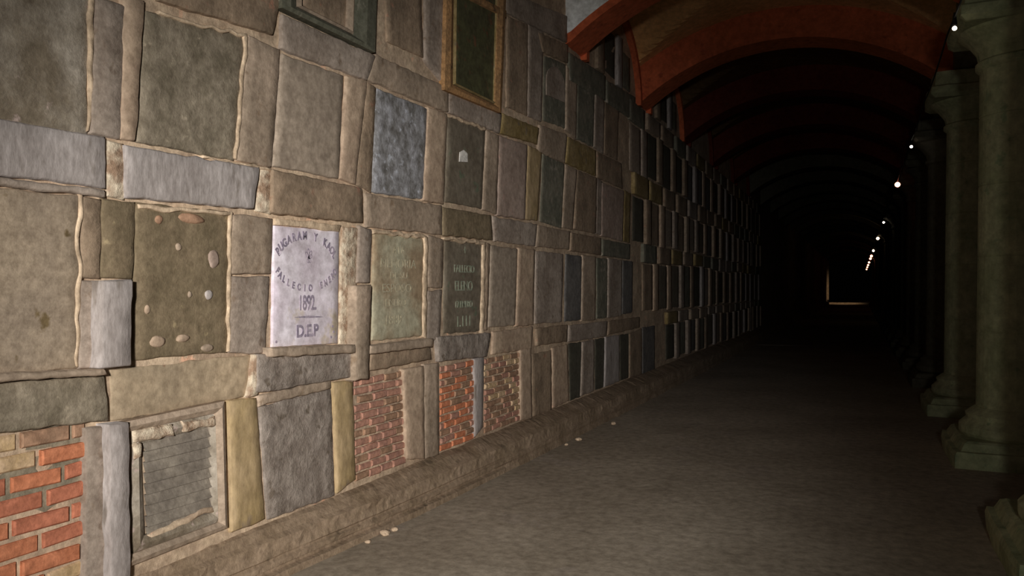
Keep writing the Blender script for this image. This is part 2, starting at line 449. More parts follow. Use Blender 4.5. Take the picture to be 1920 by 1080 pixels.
for pts, p, m, lab in slabs:
    block(SL, pts, p, m, lab, 'tomb slab', rough=.005 if m in ('dark', 'darkb', 'mud', 'rough', 'brown') else .0025)
# white marble slab with its inscription
def text(s, size, cy, cz, x, mat, parent, name='lettering', rot=0, ext=.0015, sx=1.0, bold=0.0):
    cu = bpy.data.curves.new('t', 'FONT'); cu.body = s; cu.size = size; cu.extrude = ext; cu.align_x = 'CENTER'; cu.align_y = 'CENTER'; cu.offset = bold
    to = bpy.data.objects.new('t', cu); C.objects.link(to); bpy.context.view_layer.update()
    me = bpy.data.meshes.new_from_object(to.evaluated_get(bpy.context.evaluated_depsgraph_get()))
    bpy.data.objects.remove(to); bpy.data.curves.remove(cu)
    out = []
    cr, sr = math.cos(rot), math.sin(rot)
    l = parent.location if parent else Vector()
    for v in me.vertices:
        a, b = v.co.x*sx, v.co.y
        v.co = (x+v.co.z-l.x, cy+a*cr-b*sr-l.y, cz+a*sr+b*cr-l.z)
    return me
def merge_text(items, name, mat, parent):
    for me in items:
        me.name = name; me.materials.clear(); me.materials.append(mat)
        for p in me.polygons: p.material_index = 0
        o = bpy.data.objects.new(name, me); C.objects.link(o); o.parent = parent
e = empty('marble_tombstone', (-D, 3.64, at(575,648)[1]), 'white marble tombstone with grey arched lettering and a year', 'tombstone')
block('marble_slab', [(515,422),(636,434),(634,644),(511,651)], .012, 'marble', parent=e, rough=.001, b=.004, jit=.002)
block('top_ledge', [(517,409),(640,422),(636,434),(515,421)], .02, 'pale', parent=e, rough=.002, b=.003)
xf = -D+.0135
cyw, czw = at(573, 495)
items = []
def arc(s, a0, a1, ry, rz, flip=False, size=.062, squash=.8):
    n = len(s)
    for i, ch in enumerate(s):
        if ch == ' ': continue
        a = math.radians(a0+(a1-a0)*i/(n-1))
        y = cyw+math.cos(a)*ry; z = czw+math.sin(a)*rz
        r = math.atan2(-math.cos(a)/rz*-1, math.sin(a)/ry*1) # normal direction angle
        nx_, nz_ = math.cos(a)/ry, math.sin(a)/rz
        rot = math.atan2(nz_, nx_)-PI/2 if not flip else math.atan2(nz_, nx_)+PI/2
        items.append(text(s[i], size, y, z, xf, None, e, rot=rot*.8, sx=squash, bold=.0022))
arc('BUGARAM Y KAOL', 158, 22, .262, .155)
arc('FALLECIO ENERO', 198, 342, .262, .135, True, .05)
merge_text(items, 'letter', M['ink'], e)
y1, z1 = at(573, 569); y2, z2 = at(573, 621)
mt = [text('1892.', .115, y1, z1, xf, None, e, sx=.62, bold=.002)]
mt.append(text('D.E.P', .092, y2, z2, xf, None, e, sx=.95, bold=.003))
for (mx_, my_) in ((514,641), (617,632), (622,622), (620,612)):
    ya, za = at(mx_, my_); mt.append(text('.', .12, ya, za+.03, xf, None, e))
merge_text(mt, 'inscription_line', M['ink'], e)
mb = MB(); ya, za = at(548, 595); yb, zb = at(601, 594)
mb.add([(xf+.001, ya, za-.001), (xf+.001, (ya+yb)/2, za-.008), (xf+.001, yb, zb-.001), (xf+.001, yb, zb+.001), (xf+.001, (ya+yb)/2, za+.006), (xf+.001, ya, za+.001)], [(0,1,2,3,4,5)])
# small flower-like emblem: looping petals
yc_, zc_ = at(575, 484)
for k, (a, ln) in enumerate(((60,.05), (95,.055), (130,.045), (30,.035), (250,.03), (300,.03))):
    ra = math.radians(a); dy, dz = math.cos(ra), math.sin(ra)
    pts = []
    for i in range(14):
        t = 2*PI*i/14; u = (1-math.cos(t))/2*ln; w = math.sin(t)*.011
        pts.append((u*dy-w*dz, u*dz+w*dy))
    inn = [(q[0]*.7+dy*ln*.15, q[1]*.7+dz*ln*.15) for q in pts]
    vs = [(xf+.001, yc_+q[0], zc_+q[1]) for q in pts]+[(xf+.001, yc_+q[0], zc_+q[1]) for q in inn]
    mb.add(vs, [(i, (i+1) % 14, 14+(i+1) % 14, 14+i) for i in range(14)])
rel(mb, e).build('emblem', M['ink'], e)
# lettering on neighbours
def slab_by(lab): return [o for o in C.objects if o.get('label') == lab][0]
s4 = slab_by('dark slab with pale green lettering')
it = []
for s, (px, py), sz, sx in (('+', (870,470), .11, .5), ('FALLECIO', (869,505), .085, .95), ('ELENO', (868,537), .11, .9), ('17 ENERO', (868,571), .075, .9), ('1.111', (868,603), .12, 1.0)):
    y, z = at(px, py); it.append(text(s, sz, y, z, -D+.009, None, s4, sx=sx, ext=.003))
merge_text(it, 'inscription_line', M['inkg'], s4)
s3 = slab_by('faded olive slab with worn pale lettering')
it = []
for s, (px, py), sz, sx in (('A LA', (745,470), .07, 1), ('MEMORIA', (745,495), .085, 1.2), ('DE SU', (745,517), .06, 1.4), ('ESPOSO', (742,541), .08, 1.3), ('ENERO', (740,568), .07, 1.2), ('1889', (735,600), .09, 1.2)):
    y, z = at(px, py); it.append(text(s, sz, y, z, -D+.0125, None, s3, sx=sx, ext=.0012))
merge_text(it, 'inscription_line', M['inkp'], s3)
st = slab_by('dark slate slab with a small white tag')
mb = MB(); q = [at(x, y, .02) for x, y in ((863,285),(870,281),(877,288),(877,304),(862,303))]
mb.add([(-D+.02, a, b) for a, b in q]+[(-D+.012, a, b) for a, b in q], [(0,4,3,2,1)]+[(i, (i+1) % 5, 5+(i+1) % 5, 5+i) for i in range(5)])
tag(rel(mb, st).build('paper_tag', M['paper'], st), 'small white pointed paper tag')
# stones embedded in the mud slab, its brick and its patches
sm = slab_by('mud coloured slab with stones showing through')
def lump(cx, cy, w, h, mat, name, parent, p=.018, lab=None):
    y, z = at(cx, cy); k = VX-cx
    ry = D*SQ*SQ/F/k/k*w/2; rz = D*SQ/F/k*h/2
    vs, fs = [(-D+p, y, z)], []; n = 14
    for ri, (rr, dp) in enumerate(((.6, .0), (.9, -.005), (1.0, -.02))):
        for i in range(n):
            a = 2*PI*i/n; q = 1+.18*noise.noise(Vector((cx+math.cos(a), cy+math.sin(a), 0)))
            vs.append((-D+p+dp, y+math.cos(a)*ry*rr*q, z+math.sin(a)*rz*rr*q))
    for i in range(n): fs.append((0, 1+i, 1+(i+1) % n))
    for r in range(2):
        for i in range(n):
            a = 1+r*n+i; b = 1+r*n+(i+1) % n; fs.append((a, a+n, b+n, b))
    l = parent.location
    o = link_mesh(name, [(a-l.x, b-l.y, c-l.z) for a, b, c in vs], fs, M[mat], parent, smooth=True)
    if lab: o['label'] = lab
    return o
for c in ((397,486,22,38,'pinkish'), (388,553,16,20,'greyb'), (292,640,32,24,'tan'), (340,634,28,16,'tan'), (272,580,12,20,'tan'), (331,463,12,16,'greyc'), (352,552,8,14,'greyc'),
          (294,412,16,18,'brickD'), (385,652,26,16,'greyc')):
    lump(*c[:4], c[4], 'embedded_stone', sm)
lump(356, 410, 54, 20, 'brickD', 'embedded_brick', sm, lab='reddish brick showing at the top of the slab')
# pale lime seams along the edges of some slabs
for lab, pts in (('dark mottled slab with pale upper edge, upper left', [(300,22),(464,64),(463,70),(300,28)]), ('dark mottled slab with pale upper edge, upper left', [(459,68),(466,70),(446,300),(441,298)]),
                 ('dark mottled slab with pale upper edge, upper left', [(380,292),(510,314),(510,319),(380,297)]), ('dark blotchy slab in the upper left corner', [(168,-8),(180,-2),(172,250),(167,250)]),
                 ('mud coloured slab with stones showing through', [(432,396),(438,398),(432,658),(427,660)]), ('mud coloured slab with stones showing through', [(262,381),(432,396),(432,403),(262,390)]),
                 ('faded olive slab with worn pale lettering', [(700,430),(800,440),(800,447),(700,437)]), ('faded olive slab with worn pale lettering', [(796,446),(804,446),(800,636),(794,632)]),
                 ('dark slab with pale green lettering', [(833,444),(912,452),(910,458),(833,450)]), ('dark slab with pale green lettering', [(906,456),(912,456),(909,624),(903,624)]),
                 ('light slab with brown spots at left edge', [(146,366),(154,368),(150,690),(143,690)]), ('dark slate slab with a small white tag', [(840,212),(912,240),(911,245),(840,217)])):
    block('lime_seam', pts, .022, 'pale', parent=slab_by(lab), rough=.006, jit=.008, cell=.02, b=.004, back=-.02)
# arch-topped slab
e = empty('arched_niche_slab', (-D, *at(1040, 232)), 'narrow slab with a pale arched top in a dark border', 'tomb slab')
block('border', [(1020,103),(1062,121),(1062,242),(1018,226)], .002, 'green', parent=e)
mb = MB(); ol = []
for i in range(13):
    a = PI*i/12; x = 1040-17*math.cos(a); yb = 146+(x-1020)*.42
    ol.append(at(x, yb-28*math.sin(a)))
ol += [at(1057, 192), at(1023, 178)]
n = len(ol); mb.add([(-D+.012, a, b) for a, b in ol]+[(-D, a, b) for a, b in ol], [tuple(range(n-1, -1, -1))]+[(i, (i+1) % n, n+(i+1) % n, n+i) for i in range(n)])
rel(mb, e).build('arched_panel', M['grey'], e)

def frame_bars(name, outer, inner, p, mat, parent, pb=0):
    """four mitred bars between two pixel quads"""
    O_ = Q(outer, p); I_ = Q(inner, p)
    mb = MB(); 
    for k in range(4):
        k2 = (k+1) % 4
        a, b, c, d = O_[k], O_[k2], I_[k2], I_[k]
        mid1 = ((a[0]+d[0])/2, (a[1]+d[1])/2); mid2 = ((b[0]+c[0])/2, (b[1]+c[1])/2)
        vs = [(-D+p-.01, *a), (-D+p-.01, *b), (-D+p, *mid2), (-D+p, *mid1), (-D+p-.018, *c), (-D+p-.018, *d), (-D+pb, *a), (-D+pb, *b), (-D+pb, *c), (-D+pb, *d)]
        mb.add(vs, [(0,3,2,1), (3,5,4,2), (1,7,6,0), (5,9,8,4)])
    return rel(mb, parent).build(name, M[mat], parent)
# dark green frame at the top edge
e = empty('framed_niche', (-D, *at(640, 85)), 'dark green framed niche with dusty slab at the top edge', 'framed tomb')
frame_bars('green_frame', [(530,-165),(712,-80),(706,98),(532,14)], [(560,-120),(672,-66),(668,66),(560,12)], .06, 'gframe', e)
frame_bars('inner_moulding', [(560,-120),(672,-66),(668,66),(560,12)], [(572,-108),(660,-64),(656,52),(572,10)], .045, 'greyc', e)
block('dusty_slab', [(568,-112),(664,-66),(661,58),(568,10)], .012, 'brown', parent=e)
# gilt frame with dark glass
e = empty('framed_niche', (-D, *at(890, 195)), 'tall gilt framed niche with dark green glass', 'framed tomb')
frame_bars('gilt_frame', [(842,-80),(952,-30),(942,212),(836,168)], [(855,-48),(938,-8),(932,196),(853,158)], .06, 'gold', e)
frame_bars('inner_lip', [(855,-48),(938,-8),(932,196),(853,158)], [(859,-42),(934,-6),(929,189),(857,154)], .045, 'ochre', e)
mbq = [(855,-48),(938,-8),(932,196),(853,158)]
block('dark_glass', mbq, .02, 'glass', parent=e, rough=.0, b=.001, jit=0)
block('cross_rail', [(872,-20),(950,20),(950,32),(872,-8)], .05, 'gold', parent=e, rough=.001, b=.004, jit=.001)
# louvred niche, bottom row
e = empty('louvred_niche', (-D, *at(330, 1030)), 'small niche door with grey louvres and chipped pale rim, bottom row', 'tomb door')
frame_bars('outer_surround', [(215,796),(424,752),(430,990),(216,1075)], [(247,810),(410,775),(416,980),(249,1042)], .05, 'greyc', e)
frame_bars('chipped_rim', [(249,808),(411,774),(417,982),(251,1040)], [(270,832),(398,800),(402,962),(276,1005)], .03, 'darkb', e, -.03)
mb = MB(); nl = 9
TL, TR, BR, BL = Q([(266,826),(402,796),(405,966),(272,1008)], .0)
for i in range(nl):
    v0, v1 = i/nl, (i+1)/nl
    l0 = [TL[k]*(1-v0)+BL[k]*v0 for k in (0,1)]; r0 = [TR[k]*(1-v0)+BR[k]*v0 for k in (0,1)]
    l1 = [TL[k]*(1-v1)+BL[k]*v1 for k in (0,1)]; r1 = [TR[k]*(1-v1)+BR[k]*v1 for k in (0,1)]
    mb.add([(-D+.0, *l0), (-D+.0, *r0), (-D+.016, *r1), (-D+.016, *l1), (-D-.02, *l1), (-D-.02, *r1)], [(0,3,2,1), (3,4,5,2)])
rel(mb, e).build('louvre_panel', M['louver'], e)
for pts in ([(250,806),(330,792),(331,812),(252,826)], [(345,790),(408,777),(408,792),(346,806)], [(252,830),(268,828),(270,862),(256,866)]):
    block('chipped_plaster', pts, .036, 'rubble', parent=e, rough=.006, jit=.012, cell=.015)
block('chipped_plaster', [(280,1000),(400,950),(402,962),(284,1012)], .02, 'mortar', parent=e, rough=.006, jit=.01)

# brick infills
def bricks(quad, label, nrow, bl, mats, joint, slope=0, seed=1, p=.009, jw=.012):
    rnd = random.Random(seed)
    TL, TR, BR, BL = Q(quad, 0)
    y0 = min(TL[0], BL[0]); y1 = max(TR[0], BR[0]); z0 = min(BL[1], BR[1]); z1 = max(TL[1], TR[1])
    mb = MB()
    mb.box(-D-.05, -D+p-.014, y0, y1, z0, z1, 0)
    hh = (z1-z0)/nrow
    for r in range(nrow):
        z = z0+hh*r; y = y0-(bl*.5 if r % 2 else 0)-rnd.random()*bl*.2
        while y < y1-.01:
            L_ = bl*rnd.uniform(.85, 1.12)
            a, b = max(y+jw/2, y0), min(y+L_-jw/2, y1)
            if b-a > .03:
                mi = 1+rnd.choice(range(len(mats)))
                dp = p+rnd.uniform(-.006, .008); t = rnd.uniform(-.006, .006)
                zz0, zz1 = z+jw/2+rnd.uniform(-.002, .003), z+hh-jw/2
                bb = .006
                vs = [(-D-.02, a, zz0), (-D-.02, b, zz0+t), (-D-.02, b, zz1+t), (-D-.02, a, zz1),
                      (-D+dp-bb, a, zz0), (-D+dp-bb, b, zz0+t), (-D+dp-bb, b, zz1+t), (-D+dp-bb, a, zz1),
                      (-D+dp, a+bb, zz0+bb), (-D+dp, b-bb, zz0+bb+t), (-D+dp, b-bb, zz1-bb+t), (-D+dp, a+bb, zz1-bb)]
                mb.add(vs, [(0,1,5,4), (1,2,6,5), (2,3,7,6), (3,0,4,7), (4,5,9,8), (5,6,10,9), (6,7,11,10), (7,4,8,11), (8,9,10,11)], mi)
            y += L_
    c = Vector((-D, (y0+y1)/2, z0))
    mb.v = [tuple(Vector(v)-c) for v in mb.v]
    o = mb.build('brick_infill', [M[joint]]+[M[m] for m in mats]); o.location = c
    tag(o, label, 'brick panel')
bricks([(-90,828),(158,797),(158,1120),(-90,1170)], 'orange brick infill with gaps and pale bricks, lower left corner', 9, .24, ['brickR','brickO','brickR','brickO','brickY','brickD'], 'joint', seed=3, jw=.02)
bricks([(664,724),(756,694),(760,868),(668,898)], 'dusty pink brick infill with thick pale joints', 12, .16, ['brickP','brickP','brickD'], 'jointP', seed=5)
bricks([(825,687),(889,674),(890,822),(828,845)], 'brighter orange brick infill between two posts, bottom row', 12, .17, ['brickP','brickO','brickO','brickD'], 'jointP', seed=8)
bricks([(908,672),(975,660),(975,788),(910,806)], 'crumbling brown brick infill, rightmost of the brick niches', 12, .17, ['brickP','brickD','brickD','brickY'], 'jointP', seed=9)

# posts between slabs --------------------------------------------------------------
posts = [
 ([(182,-6),(236,8),(228,262),(172,248)], .045, 'grey', 'grey post left of the pale plaster streak, upper left'),
 ([(232,-12),(274,0),(256,266),(228,262)], .05, 'tan', 'pale plaster-smeared post left of the dark mottled slab'),
 ([(466,66),(527,92),(511,314),(445,302)], .03, 'greyc', 'broad post left of the plain taupe slab'),
 ([(652,142),(690,150),(668,346),(638,336)], .035, 'tan', 'pale tan post right of the plain taupe slab'),
 ([(690,152),(706,164),(697,361),(667,346)], .02, 'brown', 'grey-brown strip left of the blue-white mottled slab'),
 ([(804,200),(840,214),(833,382),(795,376)], .04, 'tan', 'tan post right of the blue-white mottled slab'),
 ([(913,243),(937,254),(932,402),(905,393)], .035, 'greyc', 'narrow post right of the slab with white tag'),
 ([(991,272),(1017,284),(1009,414),(985,411)], .03, 'yellow', 'ochre yellow post in the second visible row'),
 ([(1061,308),(1083,318),(1074,430),(1055,427)], .03, 'greyc', 'grey post right of the greenish dark slab'),
 ([(1120,333),(1130,340),(1128,441),(1118,438)], .02, 'grey', 'thin post before the pale pinkish slab'),
 ([(1171,356),(1183,362),(1181,456),(1169,452)], .02, 'ochre', 'thin ochre post after the pale pinkish slab'),
 # top row
 ([(800,-24),(843,-8),(835,162),(797,112)], .03, 'grey', 'chipped grey post left of the gilt frame'),
 ([(992,46),(1020,60),(1016,228),(990,218)], .03, 'grey', 'post between brownish slab and arch-topped slab'),
 ([(1063,122),(1083,148),(1081,262),(1062,243)], .03, 'greyc', 'pale post right of the arch-topped slab'),
 ([(1117,164),(1134,192),(1132,288),(1114,276)], .03, 'grey', 'pale post right of the dark green slab'),
 # row 2
 ([(156,368),(192,372),(190,522),(152,520)], .03, 'brown', 'rough brown half post, upper left of mud slab'),
 ([(192,372),(256,380),(250,522),(190,522)], .025, 'mud', 'crumbling dark block beside the mud slab'),
 ([(151,526),(193,527),(192,690),(147,690)], .035, 'grey', 'recessed grey block below the rough half post'),
 ([(193,527),(251,524),(247,686),(192,690)], .085, 'greyb', 'bluish block jutting out, black shadow underneath'),
 ([(437,400),(513,409),(509,513),(433,514)], .035, 'greyc', 'upper block of the post left of white marble'),
 ([(432,518),(506,518),(499,663),(430,661)], .035, 'grey', 'lower block of the post left of white marble'),
 ([(642,424),(674,428),(666,650),(638,646)], .02, 'rubble', 'lumpy pale mortar strip right of white marble'),
 ([(675,422),(698,430),(695,530),(670,530)], .045, 'grey', 'upper block of the post right of white marble'),
 ([(668,535),(697,534),(692,711),(668,713)], .075, 'greyc', 'jutting block right of white marble, shadow below'),
 ([(803,440),(833,448),(830,540),(803,540)], .035, 'greyc', 'upper block between faded and green lettered slabs'),
 ([(803,545),(830,544),(826,636),(797,640)], .035, 'grey', 'lower block between faded and green lettered slabs'),
 ([(909,452),(920,456),(915,618),(906,620)], .03, 'tan', 'pale strip right of the green lettered slab'),
 ([(973,464),(1004,468),(1001,610),(968,612)], .035, 'tan', 'tan post right of the plain grey slab'),
 ([(1093,478),(1118,482),(1117,600),(1091,602)], .03, 'greyc', 'grey post right of the dull blue slab'),
 ([(1141,484),(1167,488),(1166,592),(1140,596)], .03, 'grey', 'grey post before the very dark navy slab'),
 # row 3
 ([(163,802),(206,796),(208,1110),(160,1120)], .05, 'grey', 'dull half of the post right of orange bricks'),
 ([(206,796),(243,792),(248,1078),(208,1110)], .07, 'greyb', 'bluish lit post right of the orange bricks'),
 ([(430,750),(482,746),(498,974),(436,1000)], .03, 'yellow', 'broad ochre yellow post, bottom row'),
 ([(625,716),(662,716),(668,900),(634,926)], .03, 'yellow', 'ochre and grey post left of the pink bricks'),
 ([(757,692),(796,686),(798,860),(764,862)], .05, 'tan', 'pale front of the thick post right of pink bricks'),
 ([(796,684),(824,680),(824,854),(798,860)], .035, 'greyc', 'shaded side of the thick post right of pink bricks'),
 ([(890,672),(908,669),(906,802),(891,820)], .04, 'greyb', 'narrow grey post between the two rightmost brick niches'),
 ([(976,656),(997,652),(999,785),(977,788)], .04, 'tan', 'post right of the last brick niche'),
 ([(1036,652),(1065,646),(1068,751),(1037,766)], .03, 'tan', 'post left of the dark open-looking slab'),
 ([(1093,642),(1115,636),(1114,734),(1090,742)], .03, 'grey', 'post between the first two dark bottom slabs'),
 ([(1136,632),(1162,628),(1162,715),(1134,726)], .03, 'greyb', 'post between second and third dark bottom slabs'),
 ([(1181,626),(1204,616),(1204,702),(1181,709)], .03, 'brown', 'post left of the bluish bottom slab'),
]
for pts, p, m, lab in posts: block(PO, pts, p, m, lab, 'stone post', 'upright stones between the niches')
lintels = [
 ([(280,-60),(532,-20),(514,64),(300,2)], .045, 'brown', 'dark lintel above the mottled slab, top left'),
 ([(530,26),(706,104),(690,150),(529,92)], .04, 'grey', 'sloping lintel just under the green frame'),
 ([(706,102),(842,164),(842,211),(690,150)], .04, 'greyc', 'lintel above the blue-white mottled slab'),
 ([(842,172),(942,214),(938,250),(842,211)], .035, 'grey', 'lintel just under the gilt frame'),
 ([(943,212),(1012,240),(1008,270),(939,250)], .04, 'ochre', 'ochre stained lintel right of the gilt frame'),
 ([(1013,234),(1064,252),(1060,306),(1010,284)], .035, 'greyc', 'lintel under the arch-topped slab'),
 ([(1066,256),(1118,282),(1118,330),(1062,306)], .04, 'ochre', 'brown lintel under the dark green slab'),
 ([(1120,284),(1166,306),(1168,354),(1120,332)], .04, 'brown', 'lintel above the pale pinkish slab'),
 # top of the upper row
 ([(945,-20),(1064,30),(1064,80),(950,24)], .03, 'grey', 'grey lintel at the top left of the first arch'),
 ([(1010,60),(1066,84),(1066,118),(1018,98)], .04, 'brown', 'dark lintel above the arch-topped slab'),
 ([(1068,98),(1136,142),(1136,188),(1068,150)], .04, 'green', 'lintel at the foot of the nearest arch'),
 ([(1138,150),(1192,182),(1190,226),(1138,192)], .04, 'green', 'mossy lintel below the narrow dark opening'),
 # between rows 1 and 2
 ([(-90,205),(170,250),(203,262),(200,352),(-90,316)], .0, None, ''),
 ([(-90,322),(200,356),(200,368),(-90,340)], .055, 'grey', 'thin ledge under the big lintel, left edge'),
 ([(203,264),(234,270),(236,374),(202,368)], .025, 'rubble', 'column of lumpy pale mortar between two big lintels'),
 ([(236,272),(488,314),(478,392),(238,370)], .055, 'greyb', 'long bluish grey lintel above the mud slab'),
 ([(489,314),(512,318),(510,402),(482,394)], .025, 'rubble', 'lumpy mortar joint left of the brown lintel'),
 ([(514,318),(680,352),(682,418),(512,400)], .06, 'brown', 'dark brown lintel above the white marble slab'),
 ([(686,362),(830,386),(829,440),(688,426)], .035, 'greyc', 'grey lintel above the faded olive slab'),
 ([(832,388),(922,404),(925,450),(832,441)], .045, 'mud', 'brown lintel above the green lettered slab'),
 ([(925,406),(1008,420),(1004,462),(928,452)], .03, 'grey', 'cracked lintel above the plain grey slab'),
 ([(1010,422),(1070,434),(1068,468),(1006,462)], .035, 'greyc', 'short lintel above the grey and blue slabs'),
 ([(1072,436),(1128,446),(1128,478),(1070,470)], .045, 'brown', 'lintel after the short grey one, middle course'),
 ([(1130,448),(1182,458),(1182,486),(1130,479)], .04, 'green', 'dim lintel above the very dark navy slab'),
 # between rows 2 and 3
 ([(-90,704),(200,692),(204,704),(-90,722)], .07, 'greyc', 'thin sill under the brown-spotted slab'),
 ([(-90,724),(200,704),(206,788),(-90,824)], .05, 'dark', 'dark mossy lintel above the orange bricks'),
 ([(484,664),(668,652),(668,706),(482,738)], .06, 'rough', 'broken rough stone under the white marble slab'),
 ([(510,652),(668,646),(668,662),(512,670)], .08, 'greyc', 'ledge directly under the white marble slab'),
 ([(697,648),(814,634),(812,650),(696,664)], .07, 'greyc', 'upper ledge under the faded olive slab'),
 ([(697,664),(808,650),(810,674),(694,696)], .05, 'brown', 'dark lower lintel above the pink bricks'),
 ([(820,632),(908,624),(924,634),(914,668),(824,678)], .0, None, ''),
 ([(926,622),(1000,612),(998,654),(924,664)], .03, 'tan', 'pale lintel above the rightmost brick niche'),
 ([(1006,616),(1066,608),(1064,640),(1008,648)], .04, 'brown', 'brown lintel above the damaged bottom slab'),
 ([(1068,610),(1140,602),(1138,630),(1066,642)], .035, 'grey', 'lintel above the first two dark bottom slabs'),
 ([(1142,602),(1200,594),(1200,614),(1140,628)], .035, 'brown', 'dim lintel above the third dark bottom slab'),
 ([(486,742),(622,712),(622,728),(486,762)], .035, 'greyc', 'smooth trim strip above the rough grey slab'),
]
for pts, p, m, lab in lintels:
    if m: block(LI, pts, p, m, lab, 'lintel', 'horizontal stones between the niche rows')
block(LI, [(-90,205),(200,258),(200,352),(-90,318)], .045, 'greyb', 'big grey lintel below the upper left corner slab', 'lintel', 'horizontal stones between the niche rows')
block(LI, [(820,632),(922,624),(914,668),(824,678)], .055, 'rough', 'lumpy lintel above the brighter orange bricks', 'lintel', 'horizontal stones between the niche rows')
block('plaster_patch', [(206,692),(478,664),(470,742),(212,792)], .005, stone('pale_bare_plaster', A(114,102,86), A(128,114,96), A(104,84,68), 3, 20, .4, thr=.7, spot_scale=16), 'pale bare plaster patch above the louvred niche', 'plaster', rough=.006)
block('plaster_patch', [(478,664),(500,664),(486,742),(466,744)], .03, 'rubble', 'lumpy mortar corner left of the broken rough stone', 'plaster')

# ------------------------------------------------------------------ the dim far stretch, laid out on the same module
def row_sl(r): return {-1: (1.04, .83), 0: (.725, .52), 1: (.405, .215), 2: (.118, -.112), 3: (-.185, -.38)}[r]
def hz(s): return H+s*D*SQ/F
def alongK(K): return D*(SQ*SQ/F*K-TN)
rn = {0: 'top full', 1: 'second', 2: 'middle', 3: 'bottom'}
rr = random.Random(4)
def quadm(y0, y1, z1, z0): return [(y0, z1), (y1, z1), (y1, z0), (y0, z0)]
def wblock(name, quad, p, mat, label, cat, group, **kw):
    vs, fs = patch(quad, p, cell=.06, **kw)
    c = Vector((-D, sum(q[0] for q in quad)/4, min(q[1] for q in quad)))
    o = link_mesh(name, [tuple(Vector(v)-c) for v in vs], fs, M[mat]); o.location = c
    for pl in o.data.polygons: pl.use_smooth = True
    return tag(o, label, cat, group)
start = {0: 1/(VX-1180), 1: 1/(VX-1186), 2: 1/(VX-1204), 3: 1/(VX-1248)}
for r in (0, 1, 2, 3):
    K = start[r]; s1, s0 = row_sl(r); n = 0
    while K < .0052:
        y0 = alongK(K); y1 = alongK(K+.000118); y2 = alongK(K+.000186)
        j1, j0 = rr.uniform(-.03, .03), rr.uniform(-.03, .03)
        zt, zb = hz(s1)+j1, hz(s0)+j0
        m = rr.choice(['night', 'green', 'slate', 'brown', 'navy', 'night', 'smooth', 'grey'])
        if r == 0 and n == 1: m = 'night'
        wblock(SL, quadm(y0, y1, zt, zb), rr.choice([.004, .006, .01]), m,
               'dim weathered slab in the far unlit stretch, %s row of niches' % rn[r], 'tomb slab', 'niche slabs far along the %s row' % rn[r])
        wblock(PO, quadm(y1+.01, y2-.01, zt+.02, zb-.02), rr.uniform(.02, .05), rr.choice(['grey', 'greyc', 'brown', 'tan', 'greyb']),
               'dim upright stone in the far unlit stretch, %s row of niches' % rn[r], 'stone post', 'far upright stones of the %s row' % rn[r])
        ztop = hz(row_sl(r-1)[1]) if r > 0 else hz(.83)
        wblock(LI, quadm(y0-.06, y1+.14, ztop-.04, zt+.025), rr.uniform(.03, .055), rr.choice(['grey', 'greyc', 'brown', 'ochre', 'green']),
               'dim lintel in the far unlit stretch, over the %s row of niches' % rn[r], 'lintel', 'far lintels over the %s row' % rn[r])
        K += .000188; n += 1
# lunette niches under the wall arches
for k, (yc, lab) in enumerate(((Z0+BAY*.5, 'narrow black niche slab high under the second red arch'), (Z0+BAY*1.5, 'narrow black niche slab high under the third red arch'))):
    block_z0, block_z1 = hz(.85), hz(1.03)
    wblock(SL, quadm(yc-.42, yc+.1, block_z1, block_z0), 0, 'night', lab, 'tomb slab', None)
    wblock(PO, quadm(yc+.12, yc+.34, block_z1+.02, block_z0-.06), .04, 'greyb', 'pale upright stone beside the '+lab.replace('narrow ', '').replace(' slab', ''), 'stone post', None)
    wblock(PO, quadm(yc-.72, yc-.45, block_z1-.1, block_z0-.06), .04, 'brown', 'brown upright stone left of the '+lab.replace('narrow ', '').replace(' slab', ''), 'stone post', None)
    wblock(SL, quadm(yc+.38, yc+.8, block_z0+.45, block_z0), 0.01, 'green', 'greenish slab right of the '+lab.replace('narrow ', '').replace(' slab', ''), 'tomb slab', None)

# stone chips by the plinth foot
chips = [(700,1000,.03), (716,992,.022), (1085,826,.03), (1062,835,.02), (1150,796,.03), (668,1015,.018)]
for i, (x, y, s) in enumerate(chips):
    # floor point under this pixel
    Zc = F*H/(y-VY); Xc = (x-960)/F*Zc
    th = math.atan(TN); X = Xc*math.cos(th)-Zc*math.sin(th); Y = Xc*math.sin(th)+Zc*math.cos(th)
    bm = bmesh.new(); bmesh.ops.create_icosphere(bm, subdivisions=2, radius=s)
    for v in bm.verts:
        v.co *= 1+.35*noise.noise(v.co*40+Vector((i*5, 0, 0))); v.co.z *= .6
    me = bpy.data.meshes.new('stone_chip'); bm.to_mesh(me); bm.free(); me.materials.append(M['mortar'])
    o = bpy.data.objects.new('stone_chip', me); C.objects.link(o); o.location = (max(X, -footL(Y)+.04), Y, s*.45)
    tag(o, 'pale stone chip on the floor against the plinth foot', 'rubble', 'stone chips along the plinth')

